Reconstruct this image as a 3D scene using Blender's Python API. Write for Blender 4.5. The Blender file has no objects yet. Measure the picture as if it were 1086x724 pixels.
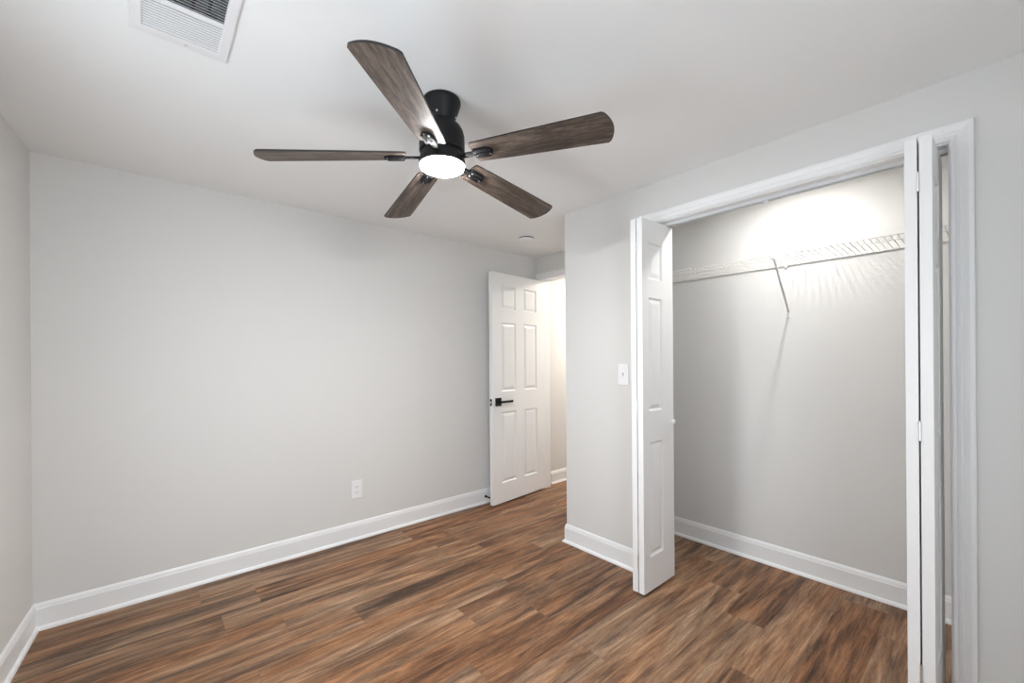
import bpy, bmesh, math, random
from mathutils import Vector, Matrix, Euler
C = bpy.context.scene.collection
SC = bpy.context.scene
PI = math.pi

# ------------------------------------------------------------------ camera
FPX, CYPX, YAW, ROLL, CAMH = 446.56, 381.33, 0.8585, 0.0073, 1.2762
cd = bpy.data.cameras.new('camera'); cam = bpy.data.objects.new('camera', cd); C.objects.link(cam)
cd.sensor_fit = 'HORIZONTAL'; cd.sensor_width = 36.0
cd.lens = 36.0 * FPX / 1086.0
cd.shift_y = (CYPX - 362.0) / 1086.0
cd.clip_start = 0.02
cam.matrix_world = Matrix.Translation((0, 0, CAMH)) @ Matrix.Rotation(YAW, 4, 'Z') @ Matrix.Rotation(PI/2, 4, 'X') @ Matrix.Rotation(-ROLL, 4, 'Z')
SC.camera = cam

# ------------------------------------------------------------------ light and exposure
SC.view_settings.view_transform = 'Standard'
SC.view_settings.look = 'None'
SC.view_settings.gamma = 1.0
SC.view_settings.use_curve_mapping = False
SC.view_settings.exposure = 0.12
SKY_STRENGTH = 8.5
FAN_STRENGTH = 305.0
CLOSET_STRENGTH = 1700.0
HALL_STRENGTH = 240.0
world = bpy.data.worlds.new('sky'); SC.world = world; world.use_nodes = True
bg = world.node_tree.nodes['Background']
bg.inputs['Color'].default_value = (0.84, 0.925, 1.0, 1); bg.inputs['Strength'].default_value = SKY_STRENGTH
SC.cycles.max_bounces = 12; SC.cycles.diffuse_bounces = 8; SC.cycles.glossy_bounces = 4
SC.cycles.use_denoising = True
SC.cycles.sample_clamp_indirect = 8.0
SC.cycles.caustics_reflective = False; SC.cycles.caustics_refractive = False

# ------------------------------------------------------------------ room measures (metres)
XL = -3.018           # long wall
YB = -0.424           # wall behind the camera
XR = 0.75             # wall with window, right of the camera
YC, YC2 = 2.211, 2.326   # closet front wall, room face and closet face
YK = 2.906            # closet back wall
YD, YD2 = 2.940, 3.055   # wall with the entry door
XC, XC2 = -1.985, -1.87  # nook side of the closet, closet side
HC = 2.286
XCR = 0.45            # closet right wall
YH = 4.70             # hall end
XHR = -1.95           # hall right wall
OX0, OX1, OZ = -1.325, -0.119, 2.052   # closet opening
DX0, DX1, DZ = -2.952, -2.240, 2.060   # entry opening
WINDOWS = {'window_1': ('x', XR, -0.40, 0.70, 0.75, 2.0), 'added_window': ('y', YB, -1.75, -0.95, 0.60, 1.78)}  # the back wall window is unseen, added to bring in more daylight
for nm, (ax, w, a, b, z0, z1) in WINDOWS.items():
    ld = bpy.data.lights.new(nm + '_daylight', 'AREA'); ld.shape = 'RECTANGLE'; ld.size = b - a; ld.size_y = z1 - z0
    ld.cycles.is_portal = True
    lo = bpy.data.objects.new(nm + '_daylight', ld); C.objects.link(lo)
    if ax == 'x':
        lo.location = (w + 0.125, (a+b)/2, (z0+z1)/2); lo.rotation_euler = Vector((-1, 0, 0)).to_track_quat('-Z', 'Z').to_euler()
    else:
        lo.location = ((a+b)/2, w - 0.135 - 0.0594*((a+b)/2 - XL), (z0+z1)/2); lo.rotation_euler = Vector((0, 1, 0)).to_track_quat('-Z', 'Z').to_euler()

# ------------------------------------------------------------------ materials
def nodes_of(name):
    m = bpy.data.materials.new(name); m.use_nodes = True
    nt = m.node_tree; return m, nt, nt.nodes['Principled BSDF']
def N(nt, t, **kw):
    n = nt.nodes.new(t)
    for k, v in kw.items(): setattr(n, k, v)
    return n
def paint(name, col, rough=0.5, bump=0.0, scale=220.0, metal=0.0, mott=0.012, spec=0.5):
    m, nt, p = nodes_of(name)
    p.inputs['Roughness'].default_value = rough; p.inputs['Metallic'].default_value = metal; p.inputs['Specular IOR Level'].default_value = spec
    tc = N(nt, 'ShaderNodeTexCoord'); no = N(nt, 'ShaderNodeTexNoise'); no.inputs['Scale'].default_value = 3.0; no.inputs['Detail'].default_value = 3
    nt.links.new(tc.outputs['Object'], no.inputs['Vector'])
    mx = N(nt, 'ShaderNodeMix', data_type='RGBA')
    mx.inputs['A'].default_value = tuple(c*(1-mott) for c in col) + (1,); mx.inputs['B'].default_value = tuple(min(1, c*(1+mott)) for c in col) + (1,)
    nt.links.new(no.outputs['Fac'], mx.inputs['Factor']); nt.links.new(mx.outputs['Result'], p.inputs['Base Color'])
    if bump:
        n2 = N(nt, 'ShaderNodeTexNoise'); n2.inputs['Scale'].default_value = scale; n2.inputs['Detail'].default_value = 2
        nt.links.new(tc.outputs['Object'], n2.inputs['Vector'])
        b = N(nt, 'ShaderNodeBump'); b.inputs['Strength'].default_value = bump; b.inputs['Distance'].default_value = 0.001
        nt.links.new(n2.outputs['Fac'], b.inputs['Height']); nt.links.new(b.outputs['Normal'], p.inputs['Normal'])
    return m
M_wall = paint('wall_paint', (0.66, 0.654, 0.64), 0.75, 0.12)
M_ceil = paint('ceiling_paint', (0.85, 0.86, 0.86), 0.85, 0.12)
M_trim = paint('trim_paint', (0.80, 0.805, 0.81), 0.38, 0.0)
M_door = paint('door_paint', (0.80, 0.80, 0.80), 0.42, 0.03, 400)
M_white = paint('white_plastic', (0.80, 0.80, 0.81), 0.35)
M_wire = paint('wire_coating', (0.66, 0.65, 0.63), 0.5, spec=0.3)
M_black = paint('black_metal', (0.008, 0.008, 0.009), 0.5, spec=0.25)
M_fanblk = paint('fan_housing', (0.010, 0.010, 0.0105), 0.48, spec=0.22)
M_irons = paint('fan_bracket', (0.016, 0.0155, 0.017), 0.7, spec=0.1)
M_slot = paint('dark_slot', (0.03, 0.03, 0.032), 0.8)
M_duct = paint('duct_dark', (0.16, 0.18, 0.185), 0.7)
M_steel = paint('bright_steel', (0.75, 0.75, 0.74), 0.28, metal=1.0)
M_screw = paint('dull_steel', (0.42, 0.41, 0.41), 0.45, metal=1.0)
M_track = paint('track_metal', (0.62, 0.63, 0.64), 0.4)
M_edge = paint('blade_edge', (0.02, 0.017, 0.016), 0.5)

def emit(name, col, s):
    m, nt, p = nodes_of(name)
    p.inputs['Base Color'].default_value = (0.9, 0.9, 0.9, 1); p.inputs['Emission Color'].default_value = col + (1,)
    p.inputs['Emission Strength'].default_value = s; return m
M_lens = emit('fan_lens_glow', (0.99, 0.99, 0.985), FAN_STRENGTH)
M_clamp = emit('closet_lamp_glow', (1.0, 0.975, 0.94), CLOSET_STRENGTH)
M_hlamp = emit('hall_lamp_glow', (1.0, 0.93, 0.84), HALL_STRENGTH)

def mathn(nt, op, a, b=None):
    n = N(nt, 'ShaderNodeMath', operation=op)
    for i, v in enumerate((a, b)):
        if v is None: continue
        if isinstance(v, (int, float)): n.inputs[i].default_value = v
        else: nt.links.new(v, n.inputs[i])
    return n.outputs[0]
def ramp(nt, fac, stops):
    r = N(nt, 'ShaderNodeValToRGB'); el = r.color_ramp.elements
    while len(el) < len(stops): el.new(0.5)
    for e, (pos, c) in zip(el, stops): e.position = pos; e.color = c + (1,)
    nt.links.new(fac, r.inputs['Fac']); return r.outputs['Color']
def mixc(nt, fac, a, b, mode='MIX'):
    n = N(nt, 'ShaderNodeMix', data_type='RGBA', blend_type=mode)
    for k, v in (('Factor', fac), ('A', a), ('B', b)):
        if isinstance(v, (int, float)): n.inputs[k].default_value = v
        elif isinstance(v, tuple): n.inputs[k].default_value = v + (1,)
        else: nt.links.new(v, n.inputs[k])
    return n.outputs['Result']
def floor_material():
    m, nt, p = nodes_of('vinyl_plank_floor')
    PW, PL = 0.183, 1.22
    tc = N(nt, 'ShaderNodeTexCoord'); sp = N(nt, 'ShaderNodeSeparateXYZ'); nt.links.new(tc.outputs['Object'], sp.inputs[0])
    x = mathn(nt, 'DIVIDE', mathn(nt, 'ADD', sp.outputs['X'], 2.927 + 10*PW), PW)
    i = mathn(nt, 'FLOOR', x); fx = mathn(nt, 'FRACT', x)
    wn = N(nt, 'ShaderNodeTexWhiteNoise', noise_dimensions='1D'); nt.links.new(i, wn.inputs['W'])
    y = mathn(nt, 'ADD', mathn(nt, 'DIVIDE', sp.outputs['Y'], PL), mathn(nt, 'MULTIPLY', wn.outputs['Value'], 7.0))
    j = mathn(nt, 'FLOOR', y); fy = mathn(nt, 'FRACT', y)
    cb = N(nt, 'ShaderNodeCombineXYZ'); nt.links.new(i, cb.inputs[0]); nt.links.new(j, cb.inputs[1])
    w2 = N(nt, 'ShaderNodeTexWhiteNoise', noise_dimensions='3D'); nt.links.new(cb.outputs[0], w2.inputs['Vector'])
    rnd = w2.outputs['Value']
    sc = N(nt, 'ShaderNodeVectorMath', operation='SCALE'); nt.links.new(w2.outputs['Color'], sc.inputs[0]); sc.inputs['Scale'].default_value = 13.0
    def noise(sx, sy, detail, rough, dist, off):
        mp = N(nt, 'ShaderNodeMapping'); mp.inputs['Scale'].default_value = (sx, sy, 1); mp.inputs['Location'].default_value = (off, off, off)
        nt.links.new(tc.outputs['Object'], mp.inputs['Vector'])
        ad = N(nt, 'ShaderNodeVectorMath', operation='ADD'); nt.links.new(mp.outputs[0], ad.inputs[0]); nt.links.new(sc.outputs[0], ad.inputs[1])
        no = N(nt, 'ShaderNodeTexNoise'); no.inputs['Scale'].default_value = 1.0; no.inputs['Detail'].default_value = detail
        no.inputs['Roughness'].default_value = rough; no.inputs['Distortion'].default_value = dist
        nt.links.new(ad.outputs[0], no.inputs['Vector']); return no.outputs['Fac']
    broad = noise(13, 1.3, 4, 0.6, 1.4, 0.0)
    band = noise(38, 2.2, 5, 0.66, 1.6, 4.0)
    fine = noise(170, 9.0, 4, 0.7, 0.8, 9.0)
    fuzz = noise(240, 55.0, 3, 0.7, 0.4, 14.0)
    hue = noise(6.0, 0.9, 3, 0.55, 0.6, 21.0)
    t = mathn(nt, 'ADD', mathn(nt, 'MULTIPLY', broad, 0.46), mathn(nt, 'ADD', mathn(nt, 'MULTIPLY', band, 0.28), mathn(nt, 'MULTIPLY', fine, 0.16)))
    t = mathn(nt, 'ADD', t, mathn(nt, 'MULTIPLY', fuzz, 0.10))
    t = mathn(nt, 'ADD', t, mathn(nt, 'MULTIPLY', mathn(nt, 'SUBTRACT', rnd, 0.5), 0.05))
    warm = ramp(nt, t, [(0.39, (0.048, 0.022, 0.012)), (0.46, (0.150, 0.070, 0.033)), (0.525, (0.265, 0.130, 0.062)), (0.62, (0.430, 0.245, 0.132))])
    cool = ramp(nt, t, [(0.39, (0.050, 0.031, 0.020)), (0.46, (0.138, 0.086, 0.055)), (0.525, (0.235, 0.150, 0.095)), (0.61, (0.420, 0.295, 0.198))])
    hf = ramp(nt, mathn(nt, 'ADD', hue, mathn(nt, 'MULTIPLY', mathn(nt, 'SUBTRACT', rnd, 0.5), 0.18)), [(0.36, (0, 0, 0)), (0.64, (1, 1, 1))])
    col = mixc(nt, hf, warm, cool)
    streak = noise(62, 2.6, 4, 0.65, 2.0, 33.0)
    sf = ramp(nt, streak, [(0.31, (0.38, 0.34, 0.33)), (0.42, (1, 1, 1))])
    col = mixc(nt, 0.8, col, sf, 'MULTIPLY')
    pale = ramp(nt, noise(130, 5.0, 3, 0.65, 1.4, 51.0), [(0.60, (0, 0, 0)), (0.72, (1, 1, 1))])
    col = mixc(nt, mathn(nt, 'MULTIPLY', pale, 0.35), col, (0.40, 0.29, 0.21))
    # plank seams: narrow bevel lines
    ex = mathn(nt, 'MULTIPLY', mathn(nt, 'MINIMUM', fx, mathn(nt, 'SUBTRACT', 1.0, fx)), PW)
    ey = mathn(nt, 'MULTIPLY', mathn(nt, 'MINIMUM', fy, mathn(nt, 'SUBTRACT', 1.0, fy)), PL)
    e = mathn(nt, 'MINIMUM', ex, ey)
    seam = mathn(nt, 'MINIMUM', mathn(nt, 'DIVIDE', e, 0.0012), 1.0)
    sm = mathn(nt, 'ADD', mathn(nt, 'MULTIPLY', seam, 0.35), 0.65)
    cs = N(nt, 'ShaderNodeCombineColor');
    for k in range(3): nt.links.new(sm, cs.inputs[k])
    col = mixc(nt, 1.0, col, cs.outputs[0], 'MULTIPLY')
    col = mixc(nt, 1.0, col, (0.98, 0.94, 0.90), 'MULTIPLY')
    nt.links.new(col, p.inputs['Base Color'])
    rr = mathn(nt, 'ADD', mathn(nt, 'MULTIPLY', fine, 0.25), 0.36)
    nt.links.new(rr, p.inputs['Roughness'])
    p.inputs['Specular IOR Level'].default_value = 0.28
    b = N(nt, 'ShaderNodeBump'); b.inputs['Strength'].default_value = 0.25; b.inputs['Distance'].default_value = 0.0008
    nt.links.new(mathn(nt, 'ADD', mathn(nt, 'MULTIPLY', fine, 0.6), seam), b.inputs['Height']); nt.links.new(b.outputs['Normal'], p.inputs['Normal'])
    return m
M_floor = floor_material()
def blade_material():
    m, nt, p = nodes_of('weathered_blade_wood')
    tc = N(nt, 'ShaderNodeTexCoord'); oi = N(nt, 'ShaderNodeObjectInfo')
    sh = N(nt, 'ShaderNodeVectorMath', operation='SCALE'); cbx = N(nt, 'ShaderNodeCombineXYZ')
    for k in range(3): nt.links.new(oi.outputs['Random'], cbx.inputs[k])
    nt.links.new(cbx.outputs[0], sh.inputs[0]); sh.inputs['Scale'].default_value = 17.0
    def noise(sx, sy, d, dist):
        mp = N(nt, 'ShaderNodeMapping'); mp.inputs['Scale'].default_value = (sx, sy, 1); nt.links.new(tc.outputs['Object'], mp.inputs[0])
        ad = N(nt, 'ShaderNodeVectorMath', operation='ADD'); nt.links.new(mp.outputs[0], ad.inputs[0]); nt.links.new(sh.outputs[0], ad.inputs[1])
        no = N(nt, 'ShaderNodeTexNoise'); no.inputs['Scale'].default_value = 1; no.inputs['Detail'].default_value = d; no.inputs['Roughness'].default_value = 0.65; no.inputs['Distortion'].default_value = dist
        nt.links.new(ad.outputs[0], no.inputs['Vector']); return no.outputs['Fac']
    a = noise(3.2, 26, 4, 1.2); f = noise(14, 240, 4, 0.5); q = noise(30, 90, 3, 0.3)
    t = mathn(nt, 'ADD', mathn(nt, 'MULTIPLY', a, 0.55), mathn(nt, 'ADD', mathn(nt, 'MULTIPLY', f, 0.3), mathn(nt, 'MULTIPLY', q, 0.15)))
    col = ramp(nt, t, [(0.38, (0.026, 0.018, 0.014)), (0.48, (0.072, 0.051, 0.039)), (0.60, (0.180, 0.138, 0.112))])
    nt.links.new(col, p.inputs['Base Color']); p.inputs['Roughness'].default_value = 0.55
    b = N(nt, 'ShaderNodeBump'); b.inputs['Strength'].default_value = 0.2; b.inputs['Distance'].default_value = 0.0005
    nt.links.new(f, b.inputs['Height']); nt.links.new(b.outputs['Normal'], p.inputs['Normal'])
    return m
M_blade = blade_material()
def glass_material():
    m, nt, p = nodes_of('window_glass')
    out = nt.nodes['Material Output']; tr = N(nt, 'ShaderNodeBsdfTransparent'); gl = N(nt, 'ShaderNodeBsdfGlossy'); gl.inputs['Roughness'].default_value = 0.02
    mx = N(nt, 'ShaderNodeMixShader'); mx.inputs[0].default_value = 0.06
    nt.links.new(tr.outputs[0], mx.inputs[1]); nt.links.new(gl.outputs[0], mx.inputs[2]); nt.links.new(mx.outputs[0], out.inputs['Surface'])
    return m
M_glass = glass_material()

# ------------------------------------------------------------------ mesh helpers
def box(bm, x0, x1, y0, y1, z0, z1, bev=0.0, seg=2):
    b2 = bmesh.new()
    vs = [b2.verts.new((x, y, z)) for x in (x0, x1) for y in (y0, y1) for z in (z0, z1)]
    for f in ((0,1,3,2), (4,6,7,5), (0,4,5,1), (2,3,7,6), (0,2,6,4), (1,5,7,3)): b2.faces.new([vs[k] for k in f])
    bmesh.ops.recalc_face_normals(b2, faces=b2.faces)
    if bev: bmesh.ops.bevel(b2, geom=b2.edges[:], offset=bev, segments=seg, affect='EDGES', profile=0.5)
    merge(bm, b2)
def merge(bm, b2, mat=None):
    me = bpy.data.meshes.new('tmp'); b2.to_mesh(me); b2.free()
    if mat: me.transform(mat)
    bm.from_mesh(me); bpy.data.meshes.remove(me)
def tube(bm, pts, r, n=8, caps=True):
    pts = [Vector(p) for p in pts]; rings = []
    for k, p in enumerate(pts):
        d = (pts[min(k+1, len(pts)-1)] - pts[max(k-1, 0)]).normalized()
        up = Vector((0, 0, 1)) if abs(d.z) < 0.9 else Vector((1, 0, 0))
        a = d.cross(up).normalized(); b = a.cross(d).normalized()
        rk = r[k] if isinstance(r, (list, tuple)) else r
        rings.append([bm.verts.new(p + rk*(math.cos(2*PI*q/n)*a + math.sin(2*PI*q/n)*b)) for q in range(n)])
    for A, B in zip(rings, rings[1:]):
        for q in range(n): bm.faces.new((A[q], A[(q+1) % n], B[(q+1) % n], B[q]))
    if caps: bm.faces.new(rings[0][::-1]); bm.faces.new(rings[-1])
def lathe(bm, prof, n=48, axis='z', origin=(0, 0, 0)):
    o = Vector(origin); rings = []
    for (r, h) in prof:
        ring = []
        for q in range(n if r > 1e-6 else 1):
            c, s = r*math.cos(2*PI*q/n), r*math.sin(2*PI*q/n)
            v = {'z': (c, s, h), 'x': (h, c, s), 'y': (s, h, c)}[axis]
            ring.append(bm.verts.new(o + Vector(v)))
        rings.append(ring)
    for A, B in zip(rings, rings[1:]):
        for q in range(n):
            a = [A[q % len(A)], A[(q+1) % len(A)], B[(q+1) % len(B)], B[q % len(B)]]
            u = [];
            for v in a:
                if v not in u: u.append(v)
            if len(u) > 2: bm.faces.new(u)
def finish(bm):
    bmesh.ops.remove_doubles(bm, verts=bm.verts, dist=1e-6)
    bmesh.ops.recalc_face_normals(bm, faces=bm.faces)
def obj(name, bm, mat, parent=None, smooth=False, loc=None, rot=None):
    finish(bm)
    me = bpy.data.meshes.new(name); bm.to_mesh(me); bm.free()
    for mm in (mat if isinstance(mat, (list, tuple)) else [mat]): me.materials.append(mm)
    if smooth:
        for f in me.polygons: f.use_smooth = True
        try: me.set_sharp_from_angle(angle=math.radians(35))
        except Exception: pass
    o = bpy.data.objects.new(name, me); C.objects.link(o)
    if parent: o.parent = parent
    if loc: o.location = loc
    if rot: o.rotation_euler = rot
    return o
def tag(o, label, cat, group=None, kind=None):
    o['label'] = label; o['category'] = cat
    if group: o['group'] = group
    if kind: o['kind'] = kind
    return o
def empty(name, loc=(0, 0, 0), rz=0):
    o = bpy.data.objects.new(name, None); C.objects.link(o); o.location = loc; o.rotation_euler = (0, 0, rz); o.empty_display_size = 0.1
    return o
def struct(name, bm, mat, label, cat, parent=None, smooth=False):
    return tag(obj(name, bm, mat, parent, smooth), label, cat, kind='structure')
def sweep(bm, path, prof, put, d0=None, d1=None):
    """profile (a sideways to the right of travel, b out) along a 2D path with mitred joints; put(u, v, b) -> 3D. d0/d1: neighbours beyond the ends."""
    P = [Vector(q) for q in path]; n = len(P)
    rings = []
    for k in range(n):
        pi = P[k-1] if k > 0 else (Vector(d0) if d0 else None)
        pn = P[k+1] if k < n-1 else (Vector(d1) if d1 else None)
        di = (P[k] - pi).normalized() if pi else None; dn = (pn - P[k]).normalized() if pn else None
        di = di or dn; dn = dn or di
        ni, nn = Vector((di.y, -di.x)), Vector((dn.y, -dn.x))
        m = (ni + nn); m = m / m.dot(ni)
        rings.append([bm.verts.new(put(P[k].x + m.x*a, P[k].y + m.y*a, b)) for a, b in prof])
    q = len(prof)
    for A, B in zip(rings, rings[1:]):
        for k in range(q): bm.faces.new((A[k], A[(k+1) % q], B[(k+1) % q], B[k]))
    bm.faces.new(rings[0]); bm.faces.new(rings[-1][::-1])

# ------------------------------------------------------------------ room shell
bm = bmesh.new(); box(bm, XL-0.15, XR+0.15, YB-0.45, YH+0.15, -0.05, 0.0)
struct('floor', bm, M_floor, 'brown wood-look vinyl plank floor running through room and closet', 'floor')
VX0, VX1, VY0, VY1 = -1.700, -1.330, -0.042, 0.208
OXa, OXb, OYa, OYb = VX0+0.044, VX1-0.044, VY0+0.032, VY1-0.032
bm = bmesh.new(); cx0, cx1, cy0, cy1 = XL-0.15, XR+0.15, YB-0.45, YH+0.15
box(bm, cx0, OXa, cy0, cy1, HC, HC+0.05); box(bm, OXb, cx1, cy0, cy1, HC, HC+0.05); box(bm, OXa, OXb, cy0, OYa, HC, HC+0.05); box(bm, OXa, OXb, OYb, cy1, HC, HC+0.05)
struct('ceiling', bm, M_ceil, 'flat white painted ceiling above the fan', 'ceiling')
bm = bmesh.new(); box(bm, XL-0.15, XL, YB-0.45, YH+0.15, 0, HC)
struct('wall_left', bm, M_wall, 'long pale grey wall with the outlet low on it', 'wall')

def window_wall(name, ax, w, lo, hi, win, label):
    a, b, z0, z1 = win; bm = bmesh.new()
    def bx(u0, u1, zz0, zz1):
        if ax == 'x': box(bm, w, w+0.12, u0, u1, zz0, zz1)
        else: box(bm, u0, u1, w-0.12, w, zz0, zz1)
    bx(lo, a, 0, HC); bx(b, hi, 0, HC); bx(a, b, 0, z0); bx(a, b, z1, HC)
    return struct(name, bm, M_wall, label, 'wall')
window_wall('wall_right', 'x', XR, YB-0.40, YH+0.1, WINDOWS['window_1'][2:], 'pale grey wall with a window right of the camera')
# the wall at the picture's left edge runs about four degrees out of square
SKEW = math.radians(-3.4); RB = Matrix.Translation((XL, YB, 0)) @ Matrix.Rotation(SKEW, 4, 'Z') @ Matrix.Translation((-XL, -YB, 0))
bwall = window_wall('wall_back', 'y', YB, XL, XR+0.06, WINDOWS['added_window'][2:], 'narrow sliver of pale grey wall at the left edge')
bwall.data.transform(RB)

def window(name, ax, w, a, b, z0, z1, label):
    root = empty(name, (w, (a+b)/2, z0) if ax == 'x' else RB @ Vector(((a+b)/2, w, z0)), 0 if ax == 'x' else -PI/2 + SKEW)
    tag(root, label, 'window', kind='structure')
    h = (b-a)/2; H = z1-z0
    bm = bmesh.new()   # local: +x outward, y along wall
    for (y0, y1, c0, c1) in ((-h, -h+0.045, 0, H), (h-0.045, h, 0, H), (-h+0.045, h-0.045, 0, 0.045), (-h+0.045, h-0.045, H-0.045, H), (-h+0.045, h-0.045, H/2-0.02, H/2+0.02)):
        box(bm, 0.03, 0.09, y0, y1, c0, c1, 0.003)
    obj('window_frame', bm, M_trim, root)
    bm = bmesh.new(); box(bm, 0.058, 0.062, -h+0.04, h-0.04, 0.04, H-0.04); obj('pane', bm, M_glass, root)
    bm = bmesh.new(); box(bm, -0.05, 0.03, -h-0.05, h+0.05, -0.025, 0.0, 0.004); obj('window_sill', bm, M_trim, root)
    return root
window('window_1', *WINDOWS['window_1'], 'white framed window in the wall right of the camera')
window('added_window', *WINDOWS['added_window'], 'unseen white framed window added behind the camera for daylight')

JT = 0.019  # jamb board
bm = bmesh.new()
box(bm, XC, OX0-JT, YC, YC2, 0, HC); box(bm, OX1+JT, XR, YC, YC2, 0, HC); box(bm, OX0-JT, OX1+JT, YC, YC2, OZ+JT, HC)
struct('wall_closet', bm, M_wall, 'pale grey wall around the open closet doorway', 'wall')
bm = bmesh.new(); box(bm, XC, XC2, YC2, YD, 0, HC)
struct('wall_nook', bm, M_wall, 'short wall beside the entry nook, turned away from view', 'wall')
bm = bmesh.new(); box(bm, XC2, XR, YK, YD, 0, HC)
struct('wall_closet_back', bm, M_wall, 'brightly lit off white back wall of the closet', 'wall')
bm = bmesh.new(); box(bm, XCR, XCR+0.1, YC2, YK, 0, HC)
struct('wall_closet_side', bm, M_wall, 'right side wall inside the closet', 'wall')
bm = bmesh.new()
box(bm, XL, DX0-JT, YD, YD2, 0, HC); box(bm, DX1+JT, XR, YD, YD2, 0, HC); box(bm, DX0-JT, DX1+JT, YD, YD2, DZ+JT, HC)
struct('wall_entry', bm, M_wall, 'shaded wall strip above the entry doorway', 'wall')
bm = bmesh.new(); box(bm, XHR, XHR+0.1, YD2, YH, 0, HC)
struct('wall_hall_right', bm, M_wall, 'right wall of the hallway', 'wall')
bm = bmesh.new(); box(bm, XL, XR, YH, YH+0.1, 0, HC)
struct('wall_hall_end', bm, M_wall, 'end wall of the hallway', 'wall')

# jambs and casings
def jamb(name, x0, x1, z, y0, y1, label):
    bm = bmesh.new(); e = 0.001
    box(bm, x0-JT+e, x0, y0-e, y1+e, 0, z, 0.0015, 1); box(bm, x1, x1+JT-e, y0-e, y1+e, 0, z, 0.0015, 1); box(bm, x0-JT+e, x1+JT-e, y0-e, y1+e, z, z+JT-e, 0.0015, 1)
    return struct(name, bm, M_trim, label, 'door jamb')
CAS = [(0, 0), (0, 0.009), (0.002, 0.011), (0.006, 0.011), (0.008, 0.0085), (0.012, 0.0085), (0.016, 0.0115), (0.024, 0.0135), (0.028, 0.0115), (0.032, 0.0125), (0.046, 0.017), (0.054, 0.0175), (0.058, 0.016), (0.059, 0.013), (0.059, 0)]
def casing(name, x0, x1, z, yface, sgn, label, xlim=None):
    r = 0.005; x0 -= r; x1 += r; z += r
    bm = bmesh.new()
    # travel: down-left -> up -> over -> down ; the outside is on the left, so profile offsets are negative
    sweep(bm, [(x0, 0.0), (x0, z), (x1, z), (x1, 0.0)], [(-a, b) for a, b in CAS], lambda u, v, b: Vector((u, yface - sgn*b, v)))
    if xlim is not None:   # cut where the side wall leaves no room
        bmesh.ops.bisect_plane(bm, geom=bm.verts[:]+bm.edges[:]+bm.faces[:], plane_co=(xlim, 0, 0), plane_no=(-1, 0, 0), clear_outer=True)
    return struct(name, bm, M_trim, label, 'door casing')
jamb('trim_1', OX0, OX1, OZ, YC, YC2, 'white jamb boards lining the closet opening')
casing('trim_2', OX0, OX1, OZ, YC, 1, 'white moulded casing around the closet opening')
jamb('trim_3', DX0, DX1, DZ, YD, YD2, 'white jamb boards of the entry doorway')
casing('trim_4', DX0, DX1, DZ, YD, 1, 'white casing over the entry doorway behind the open door', XL+0.001)

# baseboards with shoe moulding
BB = [(0, 0), (0.024, 0), (0.0235, 0.006), (0.021, 0.012), (0.017, 0.016), (0.0125, 0.018), (0.0115, 0.020), (0.0115, 0.100), (0.0095, 0.106), (0.0085, 0.114), (0.0055, 0.122), (0.002, 0.127), (0, 0.127)]
def baseboard(name, path, label, d0=None, d1=None):
    bm = bmesh.new(); sweep(bm, path, BB, lambda u, v, b: Vector((u, v, b)), d0, d1)
    return struct(name, bm, M_trim, label, 'baseboard', smooth=False)
g = 0.0005
cl, cb_ = (XL+g, YB+g), (XR-g, YB+g)
ang = math.radians(3.6)
CT = 0.06
bk = RB @ Vector((XR-0.02, YB+g, 0)); bk = (bk.x, bk.y)
baseboard('baseboard_left', [cl, (XL+g, YD-g)], 'white baseboard along the long grey wall', d0=bk)
baseboard('baseboard_back', [bk, cl], 'white baseboard at the left edge of the picture', d1=(XL+g, YD))
baseboard('baseboard_nook', [(XC-g, YD-g), (XC-g, YC-g)], 'white baseboard end at the outside corner by the nook', d1=(0, YC-g))
baseboard('baseboard_closet_front', [(XC-g, YC-g), (OX0-0.066, YC-g)], 'white baseboard on the wall below the light switch', d0=(XC-g, YD))
baseboard('baseboard_right', [(OX1+0.066, YC-g), (XR-g, YC-g)], 'white baseboard right of the closet casing')
baseboard('baseboard_closet_back', [(XC2+g, YK-g), (XCR-g, YK-g)], 'white baseboard along the back of the closet')
baseboard('baseboard_closet_side', [(XC2+g, YC2+g), (XC2+g, YK-0.03)], 'white baseboard on the left side inside the closet')
baseboard('baseboard_hall', [(XL+g, YD2+0.06), (XL+g, YH-g)], 'white baseboard seen through the entry doorway')

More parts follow.
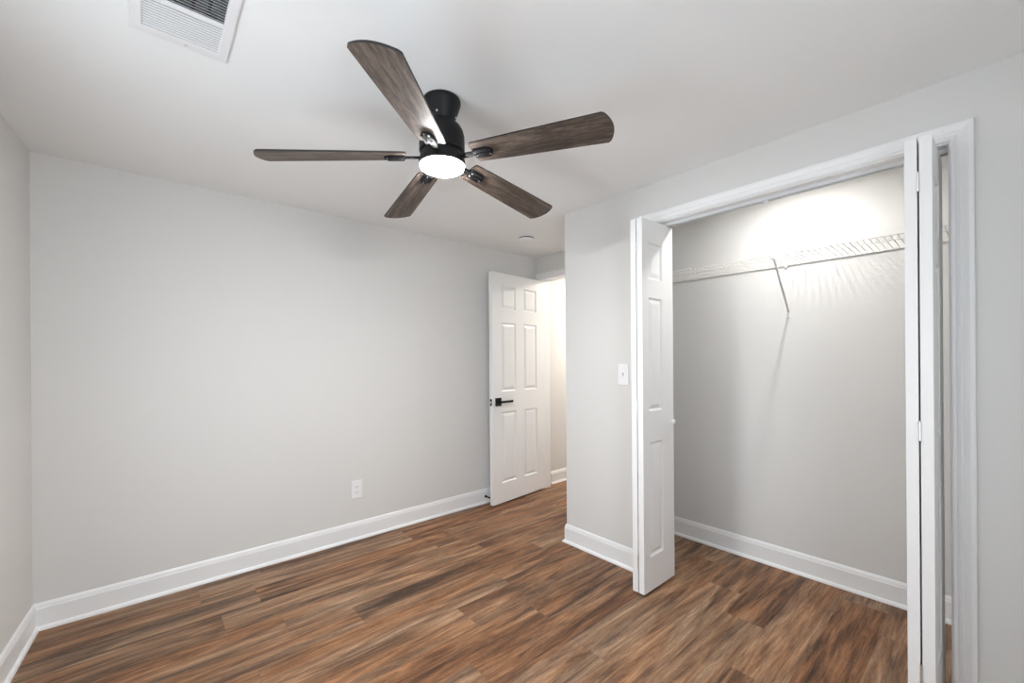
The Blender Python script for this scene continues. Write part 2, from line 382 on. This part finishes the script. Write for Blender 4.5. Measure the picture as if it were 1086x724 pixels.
# ------------------------------------------------------------------ panelled leaf (local: x along width, y thickness 0..t, z up)
def leaf_bm(w, t, z0, z1, xs, zs):
    """xs, zs: panel column / row intervals. Both faces carry raised panels."""
    bm = bmesh.new()
    gx = sorted({0.0, w, *[v for p in xs for v in p]}); gz = sorted({z0, z1, *[v for p in zs for v in p]})
    isp = lambda a, b, A: any(abs(a-p[0]) < 1e-6 and abs(b-p[1]) < 1e-6 for p in A)
    rings = ((0.0, 0.0), (0.003, 0.0030), (0.009, 0.0095), (0.013, 0.0100), (0.034, 0.0024), (0.037, 0.0018))
    for y, s in ((0.0, 1), (t, -1)):
        for a, b in zip(gx, gx[1:]):
            for c, d in zip(gz, gz[1:]):
                if isp(a, b, xs) and isp(c, d, zs):
                    prev = None
                    for ins, dep in rings:
                        R = [bm.verts.new((xx, y + s*dep, zz)) for xx, zz in ((a+ins, c+ins), (b-ins, c+ins), (b-ins, d-ins), (a+ins, d-ins))]
                        if prev:
                            for k in range(4): bm.faces.new((prev[k], prev[(k+1) % 4], R[(k+1) % 4], R[k]))
                        prev = R
                    bm.faces.new(prev)
                else: bm.faces.new([bm.verts.new((xx, y, zz)) for xx, zz in ((a, c), (b, c), (b, d), (a, d))])
    for a, b in zip(gx, gx[1:]):
        for z in (z0, z1): bm.faces.new([bm.verts.new(q) for q in ((a, 0, z), (b, 0, z), (b, t, z), (a, t, z))])
    for c, d in zip(gz, gz[1:]):
        for x in (0, w): bm.faces.new([bm.verts.new(q) for q in ((x, 0, c), (x, 0, d), (x, t, d), (x, t, c))])
    return bm

# entry door: local x from the free edge to the hinge edge, y=0 the face towards the room
A0, A1 = Vector((-2.869, 2.250)), Vector((-2.938, 2.957))
da = math.atan2(A1.y-A0.y, A1.x-A0.x)
DW, DT = 0.710, 0.035
door = empty('door_1', (A0.x, A0.y, 0), da); tag(door, 'white six-panel entry door standing open against the long wall', 'door', kind='structure')
obj('door_panel', leaf_bm(DW, DT, 0.012, 2.045, [(0.115, 0.305), (0.412, 0.595)], [(0.185, 0.812), (0.995, 1.607), (1.725, 1.935)]), M_door, door)
def lever(side):
    """square rose and straight lever on one face (side 0: y=0 face, outwards -y)."""
    y0, s = (0.0, -1) if side == 0 else (DT, 1)
    bm = bmesh.new()
    def bx(x0, x1, a, b, z0, z1, bev): box(bm, x0, x1, min(y0+s*a, y0+s*b), max(y0+s*a, y0+s*b), z0, z1, bev)
    bx(0.034, 0.104, 0, 0.009, 0.872, 0.942, 0.0015)
    tube(bm, [(0.069, y0+s*0.006, 0.907), (0.069, y0+s*0.042, 0.907)], 0.011, 16)
    bx(0.058, 0.215, 0.034, 0.048, 0.897, 0.917, 0.002)
    h = obj('door_handle', bm, M_black, door); h['label'] = 'matte black square rose and lever handle'
    return h
lever(0); lever(1)
bm = bmesh.new(); box(bm, -0.0015, 0.002, 0.005, 0.030, 0.878, 0.936, 0.0005, 1); lp = obj('latch_plate', bm, M_black, door); lp['label'] = 'black latch plate on the door edge'
bm = bmesh.new(); box(bm, -0.011, 0.0, 0.011, 0.024, 0.898, 0.916, 0.002); obj('latch_bolt', bm, M_steel, lp)
for hz in (0.22, 1.03, 1.85):
    bm = bmesh.new(); tube(bm, [(DW+0.004, DT+0.004, hz-0.045), (DW+0.004, DT+0.004, hz+0.045)], 0.005, 10); box(bm, DW-0.001, DW+0.0015, 0.004, DT, hz-0.045, hz+0.045)
    obj('hinge', bm, M_black, door)

# bifold doors: each a pair of leaves folded back to back, standing out into the room
def bifold(name, outer_x, inner_x, yfold, mirror, label, knob):
    """outer_x: room-centre-side face of the second leaf; both leaves run in +Y from yfold."""
    root = empty(name, (inner_x, yfold, 0)); tag(root, label, 'bifold door', kind='structure')
    LW, LT = 0.320, 0.0320
    s = mirror          # +1: leaf faces stack towards +x ; -1 : towards -x
    zs = [(0.198, 0.821), (0.990, 1.610), (1.710, 1.911)]
    for k, (x, skew) in enumerate(((0.0, 0.0), (0.0375*s, 0.0))):
        bm = leaf_bm(LW, LT, 0.016, 2.033, [(0.061, 0.203)], zs)
        # local x -> +Y, local y -> -X side
        mt = Matrix(((0, s, 0, x), (1, 0, 0, 0), (0, 0, 1, 0), (0, 0, 0, 1)))
        me_bm = bmesh.new(); merge(me_bm, bm, mt)
        lf = obj('door_leaf', me_bm, M_door, root)
        if knob and k == 1:
            kb = bmesh.new(); lathe(kb, [(0.0075, 0), (0.0065, 0.006), (0.0062, 0.013), (0.010, 0.016), (0.0135, 0.021), (0.0145, 0.026), (0.013, 0.031), (0.008, 0.0335), (0, 0.0342)], 24, 'x')
            if s < 0: merge_bm = kb
            obj('knob', kb, M_white, lf, True, loc=(x + LT, 0.272, 0.917)); 
    for hz in (0.18, 1.02, 1.88):
        bm = bmesh.new(); xx = 0.03475*s
        tube(bm, [(xx, -0.001, hz-0.033), (xx, -0.001, hz+0.033)], 0.0030, 10)
        for q in range(3): tube(bm, [(xx, -0.001, hz-0.033+q*0.024), (xx, -0.001, hz-0.033+q*0.024+0.018)], 0.0038, 10)
        box(bm, xx-0.0009, xx+0.0009, -0.003, 0.025, hz-0.036, hz+0.036)
        obj('hinge', bm, M_steel, root)
    # pivot pins top into the track
    bm = bmesh.new(); tube(bm, [(0.0167*s, 0.278, 2.030), (0.0167*s, 0.278, 2.048)], 0.005, 10); tube(bm, [(0.0167*s, 0.278, 0.0), (0.0167*s, 0.278, 0.02)], 0.005, 10)
    obj('pivot_pin', bm, M_steel, root)
    return root
bifold('door_2', None, -1.3125, 1.993, 1, 'white bifold closet door folded open, with knob, left of the opening', True)
bf = bifold('door_3', None, -0.1465, 2.012, -1, 'white bifold closet door folded open near the right picture edge', False)
bf.rotation_euler = (0, 0, math.radians(-0.7))

# bifold track under the head jamb
trk = empty('door_track', ((OX0+OX1)/2, 2.268, OZ)); tag(trk, 'pale metal bifold track fixed under the closet door head', 'door track')
bm = bmesh.new(); hw = (OX1-OX0)/2 - 0.002
box(bm, -hw, hw, -0.015, 0.015, -0.0025, -0.0003); box(bm, -hw, hw, -0.015, -0.0128, -0.017, -0.0025); box(bm, -hw, hw, 0.0128, 0.015, -0.017, -0.0025)
box(bm, -hw, hw, -0.0128, -0.0075, -0.017, -0.0155); box(bm, -hw, hw, 0.0075, 0.0128, -0.017, -0.0155)
obj('rail', bm, M_track, trk)
bm = bmesh.new(); box(bm, -0.012, 0.012, -0.007, 0.007, -0.020, -0.003, 0.002); tube(bm, [(0.0, 0, -0.02), (0.004, 0, -0.030)], 0.0035, 8)
obj('snubber', bm, M_white, trk, loc=(0.5*0 - 0.738 - (OX0+OX1)/2, 0, 0))

# ------------------------------------------------------------------ ceiling fan
FX, FY = -1.4157, 0.8707
fan = empty('ceiling_fan', (FX, FY, HC)); tag(fan, 'black five-blade ceiling fan with weathered wood blades and lit round lamp', 'ceiling fan')
bm = bmesh.new(); lathe(bm, [(0, -0.0005), (0.0715, -0.0005), (0.0735, -0.004), (0.0735, -0.012), (0.071, -0.020), (0.060, -0.052), (0.052, -0.072), (0.0475, -0.082), (0.0, -0.082)], 64)
cano = obj('canopy', bm, M_fanblk, fan, True)
for a in (-2.3, -0.9, 0.8, 2.4):
    bm = bmesh.new(); lathe(bm, [(0.0035, 0), (0.0035, 0.002), (0.002, 0.003), (0, 0.0032)], 10, 'x')
    obj('screw', bm, M_steel, cano, True, loc=(0.0535*math.cos(a), 0.0535*math.sin(a), -0.067), rot=(0, 0, a))
bm = bmesh.new(); lathe(bm, [(0, -0.078), (0.046, -0.078), (0.050, -0.088), (0.060, -0.094), (0.073, -0.104), (0.0815, -0.118), (0.0865, -0.138), (0.0875, -0.160), (0.0875, -0.200), (0.084, -0.204), (0, -0.204)], 64)
obj('motor_housing', bm, M_fanblk, fan, True)
bm = bmesh.new(); lathe(bm, [(0.0, -0.2295), (0.070, -0.2295), (0.070, -0.200), (0.078, -0.200), (0.0865, -0.228), (0.0890, -0.236), (0.0895, -0.2525), (0.088, -0.2545), (0.0858, -0.2545), (0.0855, -0.243), (0, -0.243)], 64)
kit = obj('light_kit', bm, M_fanblk, fan, True)
bm = bmesh.new(); prof = [(0.0, -0.245), (0.0850, -0.245), (0.0850, -0.2560)]
for k in range(1, 9):
    a = k/8*PI/2; prof.append((0.0850*math.cos(a) if k < 8 else 0, -0.2560 - 0.0230*math.sin(a)))
lathe(bm, prof, 64); lens = obj('lamp_lens', bm, M_lens, kit, True); lens['label'] = 'glowing white round lamp lens'

def blade_bm():
    R0, R1, t = 0.138, 0.637, 0.0065; w0, w1 = 0.0509, 0.0700
    out = []
    cr = 0.006
    out += [(R0, -w0+cr), (R0+0.003, -w0+0.003), (R0+cr, -w0)]
    for k in range(1, 12): f = k/12; out.append((R0 + (R1-R0)*f, -(w0 + (w1-w0)*(f**0.85))))
    out.append((R1-0.006, -w1)); out.append((R1-0.0005, -w1+0.003))
    for k in range(1, 16):
        v = -1 + 2*k/16; out.append((R1 + 0.023*(1-v*v), v*w1))
    out.append((R1-0.0005, w1-0.003)); out.append((R1-0.006, w1))
    for k in range(11, 0, -1): f = k/12; out.append((R0 + (R1-R0)*f, (w0 + (w1-w0)*(f**0.85))))
    out += [(R0+cr, w0), (R0+0.003, w0-0.003), (R0, w0-cr)]
    bm = bmesh.new()
    lo = [bm.verts.new((x, y, 0)) for x, y in out]; hi = [bm.verts.new((x, y, t)) for x, y in out]
    bm.faces.new(lo[::-1]); bm.faces.new(hi)
    n = len(out)
    for k in range(n):
        f = bm.faces.new((lo[k], lo[(k+1) % n], hi[(k+1) % n], hi[k])); f.material_index = 1
    return bm
def iron_bm():
    bm = bmesh.new()
    # arm from the motor to the blade, then a three-ribbed plate under the blade
    b2 = bmesh.new(); box(b2, 0.078, 0.150, -0.013, 0.013, -0.0055, -0.0005, 0.0015); merge(bm, b2)
    pl = [(0.146, -0.0235), (0.196, -0.0235), (0.214, -0.015), (0.219, -0.006), (0.219, 0.006), (0.214, 0.015), (0.196, 0.0235), (0.146, 0.0235), (0.141, 0.017), (0.141, -0.017)]
    lo = [bm.verts.new((x, y, -0.0070)) for x, y in pl]; hi = [bm.verts.new((x, y, -0.0003)) for x, y in pl]
    bm.faces.new(lo[::-1]); bm.faces.new(hi)
    for k in range(len(pl)): bm.faces.new((lo[k], lo[(k+1) % len(pl)], hi[(k+1) % len(pl)], hi[k]))
    for yy in (-0.017, 0.0, 0.017):
        b2 = bmesh.new(); box(b2, 0.143, 0.206 if yy else 0.213, yy-0.0045, yy+0.0045, -0.0115, -0.0065, 0.002); merge(bm, b2)
    return bm
def screw_bm():
    bm = bmesh.new(); lathe(bm, [(0.0038, 0), (0.0038, -0.0015), (0.0025, -0.003), (0, -0.0034)], 12); return bm
TH0, ZB, PITCH = -0.8073, 2.0551, 0.1992
DROOP = [0.0692, 0.0946, 0.0629, 0.0881, 0.0381]
blade0 = iron0 = None; screws0 = []
def link_copy(o, parent):
    c = o.copy(); C.objects.link(c); c.parent = parent; return c
for k in range(5):
    ang_ = TH0 - k*2*PI/5
    mt = Matrix.Translation((0, 0, ZB - HC + 0.138*DROOP[k])) @ Matrix.Rotation(ang_, 4, 'Z') @ Matrix.Rotation(math.atan(DROOP[k]), 4, 'Y') @ Matrix.Rotation(-PITCH, 4, 'X')
    if k == 0:
        blade0 = obj('blade', blade_bm(), [M_blade, M_edge], fan); b = blade0; b['label'] = 'weathered grey brown wood blade'
        iron0 = obj('blade_bracket', iron_bm(), M_irons, blade0, True); iron0['label'] = 'dark ribbed metal blade bracket'
        for (sx, sy) in ((0.152, -0.0085), (0.152, 0.0085), (0.207, 0.0085)):
            s = obj('screw', screw_bm(), M_steel, blade0, True, loc=(sx, sy, -0.0070)); s.data.materials[0] = M_screw; screws0.append(s)
    else:
        b = link_copy(blade0, fan); link_copy(iron0, b)
        for s in screws0: link_copy(s, b)
    b.matrix_local = mt

# ------------------------------------------------------------------ wire shelf in the closet
SX0, SX1 = XC2+0.004, XCR-0.004
YF, YW = 2.601, YK-0.006
ZF, ZW = 1.8395, 1.8330
shelf = empty('wire_shelf', (-0.81, YK, ZW)); tag(shelf, 'white wire closet shelf along the back wall with one diagonal brace', 'closet shelf')
off = Vector((-0.81, YK, ZW))
L = lambda x, y, z: Vector((x, y, z)) - off
bm = bmesh.new(); tube(bm, [L(SX0, YF, ZF), L(SX1, YF, ZF)], 0.0030, 10); obj('front_rail', bm, M_wire, shelf, True)
bm = bmesh.new(); tube(bm, [L(SX0, YF-0.002, ZF-0.024), L(SX1, YF-0.002, ZF-0.024)], 0.0032, 10); obj('lip_rail', bm, M_wire, shelf, True)
bm = bmesh.new(); tube(bm, [L(SX0, YW, ZW-0.003), L(SX1, YW, ZW-0.003)], 0.0036, 10); obj('back_rail', bm, M_wire, shelf, True)
bm = bmesh.new(); x = SX0 + 0.012
while x < SX1:
    tube(bm, [L(x, YW, ZW+0.002), L(x, YF+0.006, ZF+0.0035), L(x, YF-0.002, ZF+0.0015), L(x, YF-0.0045, ZF-0.006), L(x, YF-0.0045, ZF-0.026)], 0.0016, 6)
    x += 0.0254
wd = obj('wire_deck', bm, M_wire, shelf, True)
# diagonal brace: a flat channel from the lip to the wall plate
bm = bmesh.new()
pt, pb = L(-0.812, YF-0.001, ZF-0.010), L(-0.826, YK-0.006, 1.552)
d = (pb-pt); ln = d.length; q = d.to_track_quat('Z', 'X')
b2 = bmesh.new(); box(b2, -0.0065, 0.0065, -0.0012, 0.0012, 0, ln); box(b2, -0.0065, -0.0045, -0.0012, 0.006, 0, ln); box(b2, 0.0045, 0.0065, -0.0012, 0.006, 0, ln)
merge(bm, b2, Matrix.Translation(pt) @ q.to_matrix().to_4x4())
b2 = bmesh.new(); box(b2, -0.008, 0.008, -0.008, 0.006, -0.010, 0.020, 0.002); merge(bm, b2, Matrix.Translation(pt))
br = obj('shelf_brace', bm, M_wire, shelf)
bm = bmesh.new(); b2 = bmesh.new(); box(b2, -0.009, 0.009, -0.003, 0, -0.030, 0.014, 0.001); box(b2, -0.011, 0.011, -0.007, -0.003, -0.030, -0.024, 0.001); merge(bm, b2, Matrix.Translation(L(-0.826, YK, 1.548)))
lathe(bm, [(0.004, 0), (0.004, -0.004), (0, -0.005)], 12, 'y', L(-0.826, YK-0.003, 1.533))
obj('wall_plate', bm, M_wire, br)
for cx in (-0.835,):
    bm = bmesh.new(); b2 = bmesh.new(); box(b2, -0.008, 0.008, -0.012, 0.0, -0.012, 0.006, 0.002); box(b2, -0.005, 0.005, -0.006, 0.0, -0.020, -0.010, 0.001); merge(bm, b2, Matrix.Translation(L(cx, YK, ZW-0.004)))
    obj('wall_clip', bm, M_white, shelf)
bm = bmesh.new(); b2 = bmesh.new(); box(b2, -0.062, 0.062, -0.0065, 0.0075, -0.0015, 0.0075, 0.002); merge(bm, b2, Matrix.Translation(L(-1.336, YF, ZF)))  # plain white block around a short stretch of the front rail
obj('rail_block', bm, M_white, shelf)

# ------------------------------------------------------------------ closet and hall lamps (above the door heads)
def lamp(name, x, y, r, m, label):
    t = empty(name, (x, y, HC)); tag(t, label, 'ceiling light')
    bm = bmesh.new(); lathe(bm, [(0, -0.0005), (r+0.014, -0.0005), (r+0.014, -0.014), (r+0.010, -0.018), (r+0.001, -0.018), (r+0.001, -0.012), (0, -0.012)], 48); obj('base', bm, M_white, t, True)
    bm = bmesh.new(); lathe(bm, [(0, -0.0125), (r, -0.0125), (r, -0.0165), (r-0.002, -0.0172), (0, -0.0178)], 48); obj('diffuser', bm, m, t, True)
lamp('ceiling_light', -0.73, 2.53, 0.022, M_clamp, 'small round lit ceiling light inside the closet')
lamp('ceiling_light', -2.50, 3.85, 0.11, M_hlamp, 'round lit ceiling light in the hallway')

# ------------------------------------------------------------------ ceiling vent
vent = empty('ceiling_vent', ((VX0+VX1)/2, (VY0+VY1)/2, HC)); tag(vent, 'white louvred air vent on the ceiling at the top edge', 'ceiling vent')
hx, hy = (VX1-VX0)/2, (VY1-VY0)/2; gx_, gy_ = hx-0.044, hy-0.032
bm = bmesh.new()
def frame_ring(zs_):
    rings = []
    for (ax_, ay_, z) in zs_:
        rings.append([bm.verts.new((sx*ax_, sy*ay_, z)) for sx, sy in ((-1, -1), (1, -1), (1, 1), (-1, 1))])
    for A, B in zip(rings, rings[1:]):
        for k in range(4): bm.faces.new((A[k], A[(k+1) % 4], B[(k+1) % 4], B[k]))
frame_ring([(hx, hy, -0.0003), (hx-0.001, hy-0.001, -0.004), (hx-0.006, hy-0.006, -0.0075), (gx_+0.004, gy_+0.004, -0.0085), (gx_, gy_, -0.0075), (gx_, gy_, -0.0003), (hx, hy, -0.0003)])
obj('vent_frame', bm, M_white, vent)
bm = bmesh.new(); box(bm, -0.008, 0.008, -gy_, gy_, -0.0095, -0.003, 0.001); obj('divider_bar', bm, M_white, vent)
bm = bmesh.new()
for (x0, x1, y0, y1, z0, z1) in ((-gx_-0.01, -gx_+0.0005, -gy_-0.01, gy_+0.01, 0.001, 0.12), (gx_-0.0005, gx_+0.01, -gy_-0.01, gy_+0.01, 0.001, 0.12), (-gx_, gx_, -gy_-0.01, -gy_+0.0005, 0.001, 0.12), (-gx_, gx_, gy_-0.0005, gy_+0.01, 0.001, 0.12), (-gx_-0.01, gx_+0.01, -gy_-0.01, gy_+0.01, 0.12, 0.13)):
    box(bm, x0, x1, y0, y1, z0, z1)
obj('duct_box', bm, M_duct, vent)
nl = 11
sp_ = (gx_-0.008)/nl
def slat(x, s):
    bm = bmesh.new(); b2 = bmesh.new(); box(b2, -sp_*0.235, sp_*0.235, -gy_, gy_, -0.0004, 0.0004)
    merge(bm, b2, Matrix.Translation((x, 0, -0.0040)) @ Matrix.Rotation(s*math.radians(40), 4, 'Y'))
    return bm
for s in (-1, 1):
    for k in range(nl): obj('louvre', slat(s*(0.008 + (k+0.5)*sp_), s), M_white, vent)
for k in range(4):
    yy = -gy_ + (k+1)*2*gy_/5
    bm = bmesh.new(); box(bm, 0.010, gx_, yy-0.004, yy+0.004, 0.000, 0.006); obj('support_bar', bm, M_slot, vent)
for sx in (-1, 1):
    bm = bmesh.new(); lathe(bm, [(0.0045, -0.0078), (0.0045, -0.0092), (0.003, -0.0102), (0, -0.0104)], 14); obj('screw', bm, M_steel, vent, True, loc=(sx*(hx-0.022), 0.012, 0))

# ------------------------------------------------------------------ smoke alarm
sa = empty('smoke_alarm', (-2.545, 2.365, HC)); tag(sa, 'small round white smoke alarm on the ceiling above the open door', 'smoke alarm')
bm = bmesh.new(); lathe(bm, [(0, -0.0005), (0.070, -0.0005), (0.070, -0.006), (0.067, -0.008), (0, -0.008)], 48); obj('base', bm, M_white, sa, True)
bm = bmesh.new(); lathe(bm, [(0.0, -0.008), (0.060, -0.008), (0.060, -0.018), (0, -0.018)], 48); obj('vent_slot', bm, M_slot, sa, True)
bm = bmesh.new(); lathe(bm, [(0, -0.016), (0.064, -0.0165), (0.066, -0.020), (0.063, -0.026), (0.045, -0.032), (0, -0.034)], 48); obj('cover', bm, M_white, sa, True)

# ------------------------------------------------------------------ switch, outlet, door stop
sw = empty('light_switch', (-1.511, YC, 1.180)); tag(sw, 'white single toggle light switch on the wall beside the closet', 'light switch')
bm = bmesh.new(); box(bm, -0.037, 0.037, -0.006, -0.0002, -0.064, 0.064, 0.0025); obj('cover_plate', bm, M_white, sw)
bm = bmesh.new(); b2 = bmesh.new(); box(b2, -0.005, 0.005, -0.016, 0.0, -0.006, 0.006, 0.0015); merge(bm, b2, Matrix.Translation((0, -0.004, 0.003)) @ Matrix.Rotation(math.radians(-24), 4, 'X')); obj('toggle', bm, M_white, sw)
bm = bmesh.new(); box(bm, -0.0062, 0.0062, -0.0066, -0.0055, -0.0125, 0.0125); obj('toggle_slot', bm, M_track, sw)
for z in (-0.030, 0.030):
    bm = bmesh.new(); lathe(bm, [(0.0032, -0.0055), (0.0032, -0.0068), (0, -0.0074)], 12, 'y'); obj('screw', bm, M_white, sw, True, loc=(0, 0, z))

ou = empty('wall_outlet', (XL, 1.125, 0.356)); tag(ou, 'white duplex power outlet low on the long wall', 'power outlet')
bm = bmesh.new(); box(bm, 0.0002, 0.006, -0.038, 0.038, -0.064, 0.064, 0.0025); obj('cover_plate', bm, M_white, ou)
for z in (-0.0195, 0.0195):
    bm = bmesh.new(); b2 = bmesh.new(); lathe(b2, [(0.0, 0.0055), (0.0172, 0.0055), (0.0172, 0.0078), (0.0162, 0.0084), (0, 0.0084)], 28, 'x'); merge(bm, b2, Matrix.Diagonal((1, 1, 0.82, 1)))
    rc = obj('receptacle', bm, M_white, ou, True, loc=(0, 0, z))
    bm = bmesh.new(); box(bm, 0.0082, 0.0086, -0.0074, -0.0052, -0.001, 0.0085); box(bm, 0.0082, 0.0086, 0.0052, 0.0074, -0.001, 0.0075); lathe(bm, [(0.0026, 0.0082), (0.0026, 0.0086), (0, 0.0086)], 12, 'x', (0, 0, -0.007))
    obj('slots', bm, M_slot, rc)
bm = bmesh.new(); lathe(bm, [(0.003, 0.0055), (0.003, 0.0068), (0, 0.0074)], 12, 'x'); obj('screw', bm, M_white, ou, True)

ds = empty('door_stop', (XL+0.0125, 2.272, 0.060)); tag(ds, 'black spring door stop on the baseboard behind the open door', 'door stop')
bm = bmesh.new(); lathe(bm, [(0, -0.0004), (0.0115, -0.0004), (0.0115, 0.004), (0.0085, 0.009), (0.0065, 0.012), (0, 0.012)], 24, 'x'); obj('base', bm, M_black, ds, True)
bm = bmesh.new(); pts = []
for k in range(0, 161): a = k/160; pts.append((0.010 + 0.046*a, 0.0052*math.cos(a*2*PI*13), 0.0052*math.sin(a*2*PI*13)))
tube(bm, pts, 0.0011, 6); obj('spring', bm, M_black, ds, True)
bm = bmesh.new(); lathe(bm, [(0, 0.054), (0.0062, 0.054), (0.0075, 0.057), (0.0075, 0.066), (0.006, 0.068), (0, 0.068)], 20, 'x'); obj('tip', bm, M_black, ds, True)
